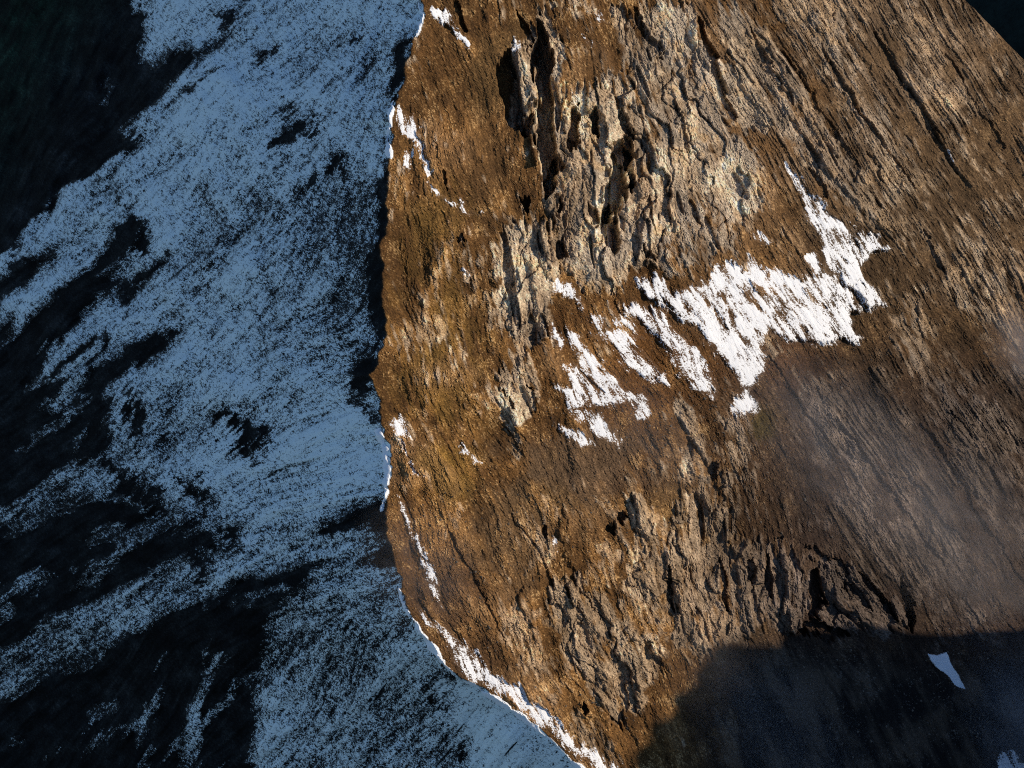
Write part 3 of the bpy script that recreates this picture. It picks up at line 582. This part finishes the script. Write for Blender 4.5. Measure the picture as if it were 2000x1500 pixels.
# ------------------------------------------------------------------ neighbouring range to the right: in its own shade, and its shadow fills the basin
BND = [(1100,1640),(1190,1540),(1240,1470),(1268,1418),(1318,1388),(1340,1340),(1392,1305),(1430,1272),(1492,1268),(1545,1238),(1610,1228),(1690,1250),(1745,1236),(1800,1262),(1850,1258),(1920,1240),(2050,1215),(2300,1150)]
XC = 1150.0
cr = []
for x, y in BND:
    p = hit_plane(ray(float(x), float(y)), KR, -SR, 0.); p[2] += 0; t = (XC - p[0]) / SUN[0]; q = p + t * SUN; cr.append((q[1], q[2]))
cr.sort(); cy = np.array([c[0] for c in cr]); cz = np.array([c[1] for c in cr])
print('crest', list(zip(cy.round(), cz.round())))
def simple_grid(name, xs, ys, zf, mat, tint):
    X, Y = np.meshgrid(xs, ys); Z = zf(X, Y); n_y, n_x = X.shape
    me = bpy.data.meshes.new(name); ii = np.arange(n_y * n_x).reshape(n_y, n_x)
    q = np.stack([ii[:-1, :-1], ii[:-1, 1:], ii[1:, 1:], ii[1:, :-1]], -1).reshape(-1, 4)
    me.from_pydata(np.stack([X, Y, Z], -1).reshape(-1, 3).tolist(), [], q.tolist())
    t = me.attributes.new('tint', 'FLOAT_COLOR', 'POINT')
    t.data.foreach_set('color', np.tile(np.array([*tint, 1], np.float32), n_y * n_x))
    me.polygons.foreach_set('use_smooth', np.full(len(q), True)); me.materials.append(mat); me.update()
    o = bpy.data.objects.new(name, me); col.objects.link(o); return o
def wav(X, Y, s, a):
    return a * (np.sin(X / s + 1.3 * np.sin(Y / s * .7)) + np.sin(Y / s * 1.1 + 1.7 * np.sin(X / s * .6 + 1)) + .5 * np.sin((X + Y) / s * 2.3))
def neigh(X, Y):
    crest = np.interp(Y, cy, cz, left=cz[0], right=cz[-1])
    crest = crest + 300 * sstep(500, 1700, Y)
    crest = crest + 8 * np.sin(Y / 11) * np.sin(Y / 17 + 2) + 7 * np.sin(Y / 5.3 + 1) * np.sin(Y / 13) + 4 * np.abs(np.sin(Y / 2.7))
    d = X - XC
    z = crest - np.where(d < 0, -1.05 * d, .5 * d)
    return np.maximum(z + wav(X, Y, 60, 7) * np.clip(np.abs(d) / 150, 0, 1) + wav(X, Y, 21, 2.2) * np.clip(np.abs(d) / 80, 0, 1), -900)
M_for = rock_mat('dark_forest_slope', 1.0, .12)
o = simple_grid('neighbouring_mountain', np.linspace(500, 2600, 211), np.concatenate([np.linspace(-1400, -160, 60), np.linspace(-150, 300, 300), np.linspace(310, 4000, 220)]), neigh, M_for, (.012, .022, .020)); tag(o, 'dark forested mountainside beyond the right shoulder', kind='structure')
o = simple_grid('valley_ground', np.linspace(-20000, 20000, 161), np.linspace(-12000, 30000, 161), lambda X, Y: -900 + wav(X, Y, 400, 25), M_for, (.012, .022, .016)); tag(o, 'dark forested valley floor far below', kind='structure')

# ------------------------------------------------------------------ loose blocks on the scree
r2 = np.random.default_rng(11)
tmpl = np.array([(-1,-1,-.6),(1,-.8,-.6),(.9,1,-.6),(-.8,.9,-.6),(-.7,-.6,.5),(.6,-.7,.7),(.7,.6,.45),(-.5,.7,.6)], float)
tf = [(0,3,2,1),(4,5,6,7),(0,1,5,4),(1,2,6,5),(2,3,7,6),(3,0,4,7)]
vv, ff, cc2 = [], [], []
zones = [((1480,1960,1260,1490), 420, .3, 1.0), ((1060,1500,600,900), 420, .3, .8), ((780,1300,950,1450), 500, .3, .9), ((1300,1990,680,1240), 500, .4, 1.1)]
for (x0, x1, y0, y1), n_, a_, b_ in zones:
    for _ in range(n_):
        ix = int((r2.uniform(x0, x1) - X0P) / RS); iy = int((r2.uniform(y0, y1) - Y0P) / RS)
        if DR[iy, ix] < 20 or SNR[iy, ix] > -.5: continue
        sz = a_ + (b_ - a_) * r2.random() ** 3; an = r2.uniform(0, 6.28); ca, sa = math.cos(an), math.sin(an)
        q = (tmpl + r2.uniform(-.25, .25, (8, 3))) * sz * np.array([1.2, .9, .8]); q = np.stack([q[:, 0] * ca - q[:, 1] * sa, q[:, 0] * sa + q[:, 1] * ca, q[:, 2]], 1)
        k = len(vv); vv += (q + POS[iy, ix] + NOR[iy, ix] * sz * .2).tolist(); ff += [tuple(k + i for i in f) for f in tf]
        cc2 += [list(np.array([.17, .14, .11]) * r2.uniform(.4, 1.3)) + [1]] * 8
me = bpy.data.meshes.new('scattered_stones'); me.from_pydata(vv, [], ff)
t = me.attributes.new('tint', 'FLOAT_COLOR', 'POINT'); t.data.foreach_set('color', np.array(cc2, np.float32).ravel()); me.materials.append(M_rock)
o = bpy.data.objects.new('scattered_stones', me); col.objects.link(o); tag(o, 'loose pale stones strewn over the scree and basin', 'stones', kind='stuff')

# ------------------------------------------------------------------ thin drifting mist
def mist_mat(name, dens, scale, lo, hi):
    m = bpy.data.materials.new(name); m.use_nodes = True; n = m.node_tree.nodes; l = m.node_tree.links
    n.remove(n['Principled BSDF']); pv = n.new('ShaderNodeVolumePrincipled'); l.new(pv.outputs[0], n['Material Output'].inputs['Volume'])
    pv.inputs['Color'].default_value = (.92, .88, .92, 1); pv.inputs['Anisotropy'].default_value = .1
    tc = n.new('ShaderNodeTexCoord'); ln = n.new('ShaderNodeVectorMath'); ln.operation = 'LENGTH'; l.new(tc.outputs['Object'], ln.inputs[0])
    fo = n.new('ShaderNodeMapRange'); fo.interpolation_type = 'SMOOTHSTEP'; l.new(ln.outputs['Value'], fo.inputs[0]); fo.inputs[1].default_value = .15; fo.inputs[2].default_value = .97; fo.inputs[3].default_value = 1; fo.inputs[4].default_value = 0
    nz = n.new('ShaderNodeTexNoise'); nz.inputs['Scale'].default_value = scale; nz.inputs['Detail'].default_value = 4; nz.inputs['Distortion'].default_value = 1.2; l.new(tc.outputs['Object'], nz.inputs['Vector'])
    nr = n.new('ShaderNodeMapRange'); l.new(nz.outputs[0], nr.inputs[0]); nr.inputs[1].default_value = lo; nr.inputs[2].default_value = hi
    a = n.new('ShaderNodeMath'); a.operation = 'MULTIPLY'; l.new(fo.outputs[0], a.inputs[0]); l.new(nr.outputs[0], a.inputs[1])
    b = n.new('ShaderNodeMath'); b.operation = 'MULTIPLY'; l.new(a.outputs[0], b.inputs[0]); b.inputs[1].default_value = dens; l.new(b.outputs[0], pv.inputs['Density'])
    return m
import bmesh
bm = bmesh.new(); bmesh.ops.create_icosphere(bm, subdivisions=3, radius=1); ball = bpy.data.meshes.new('mist_wisp'); bm.to_mesh(ball); bm.free()
MIST = [  # centre px, half length, half width in px, thickness m, density, label
 (1990,705,190,110,36,.013,'brightest mist puff drifting at the right edge'),(1620,910,420,200,44,.0050,'wide thin veil of mist below the largest snow patch'),
 (1860,1080,440,240,46,.0050,'grey mist veil over the dark lower right slope'),(1990,1450,280,170,46,.013,'mist bank in the bottom right corner'),
 (1480,1440,380,150,42,.0034,'faint mist lying over the shaded basin'),(800,1110,170,120,26,.0045,'faint wisp of mist crossing the lower crest'),(1240,850,260,110,34,.0030,'barely visible haze under the lowest snow patch')]
for k, (x, y, a_, b_, th, dn, lab) in enumerate(MIST):
    iy, ix = int((y - Y0P) / RS), int((x - X0P) / RS); mpp = .40
    me = ball.copy(); me.materials.clear(); me.materials.append(mist_mat('mist_%d' % k, dn, 2.2 + .25 * k, .30, .70))
    o = bpy.data.objects.new('mist_wisp', me); col.objects.link(o)
    o.location = POS[iy, ix] + nR * th * .55
    ex = Vector((1, 0, -SR)).normalized(); ex = Vector((.75, -.25, -.6)).normalized(); ez = Vector(nR); ex = (ex - ez * ex.dot(ez)).normalized(); ey = ez.cross(ex)
    from mathutils import Matrix
    o.rotation_euler = Matrix((ex, ey, ez)).transposed().to_euler(); o.scale = (a_ * mpp, b_ * mpp * 1.3, th)
    tag(o, lab, 'mist', kind='stuff')
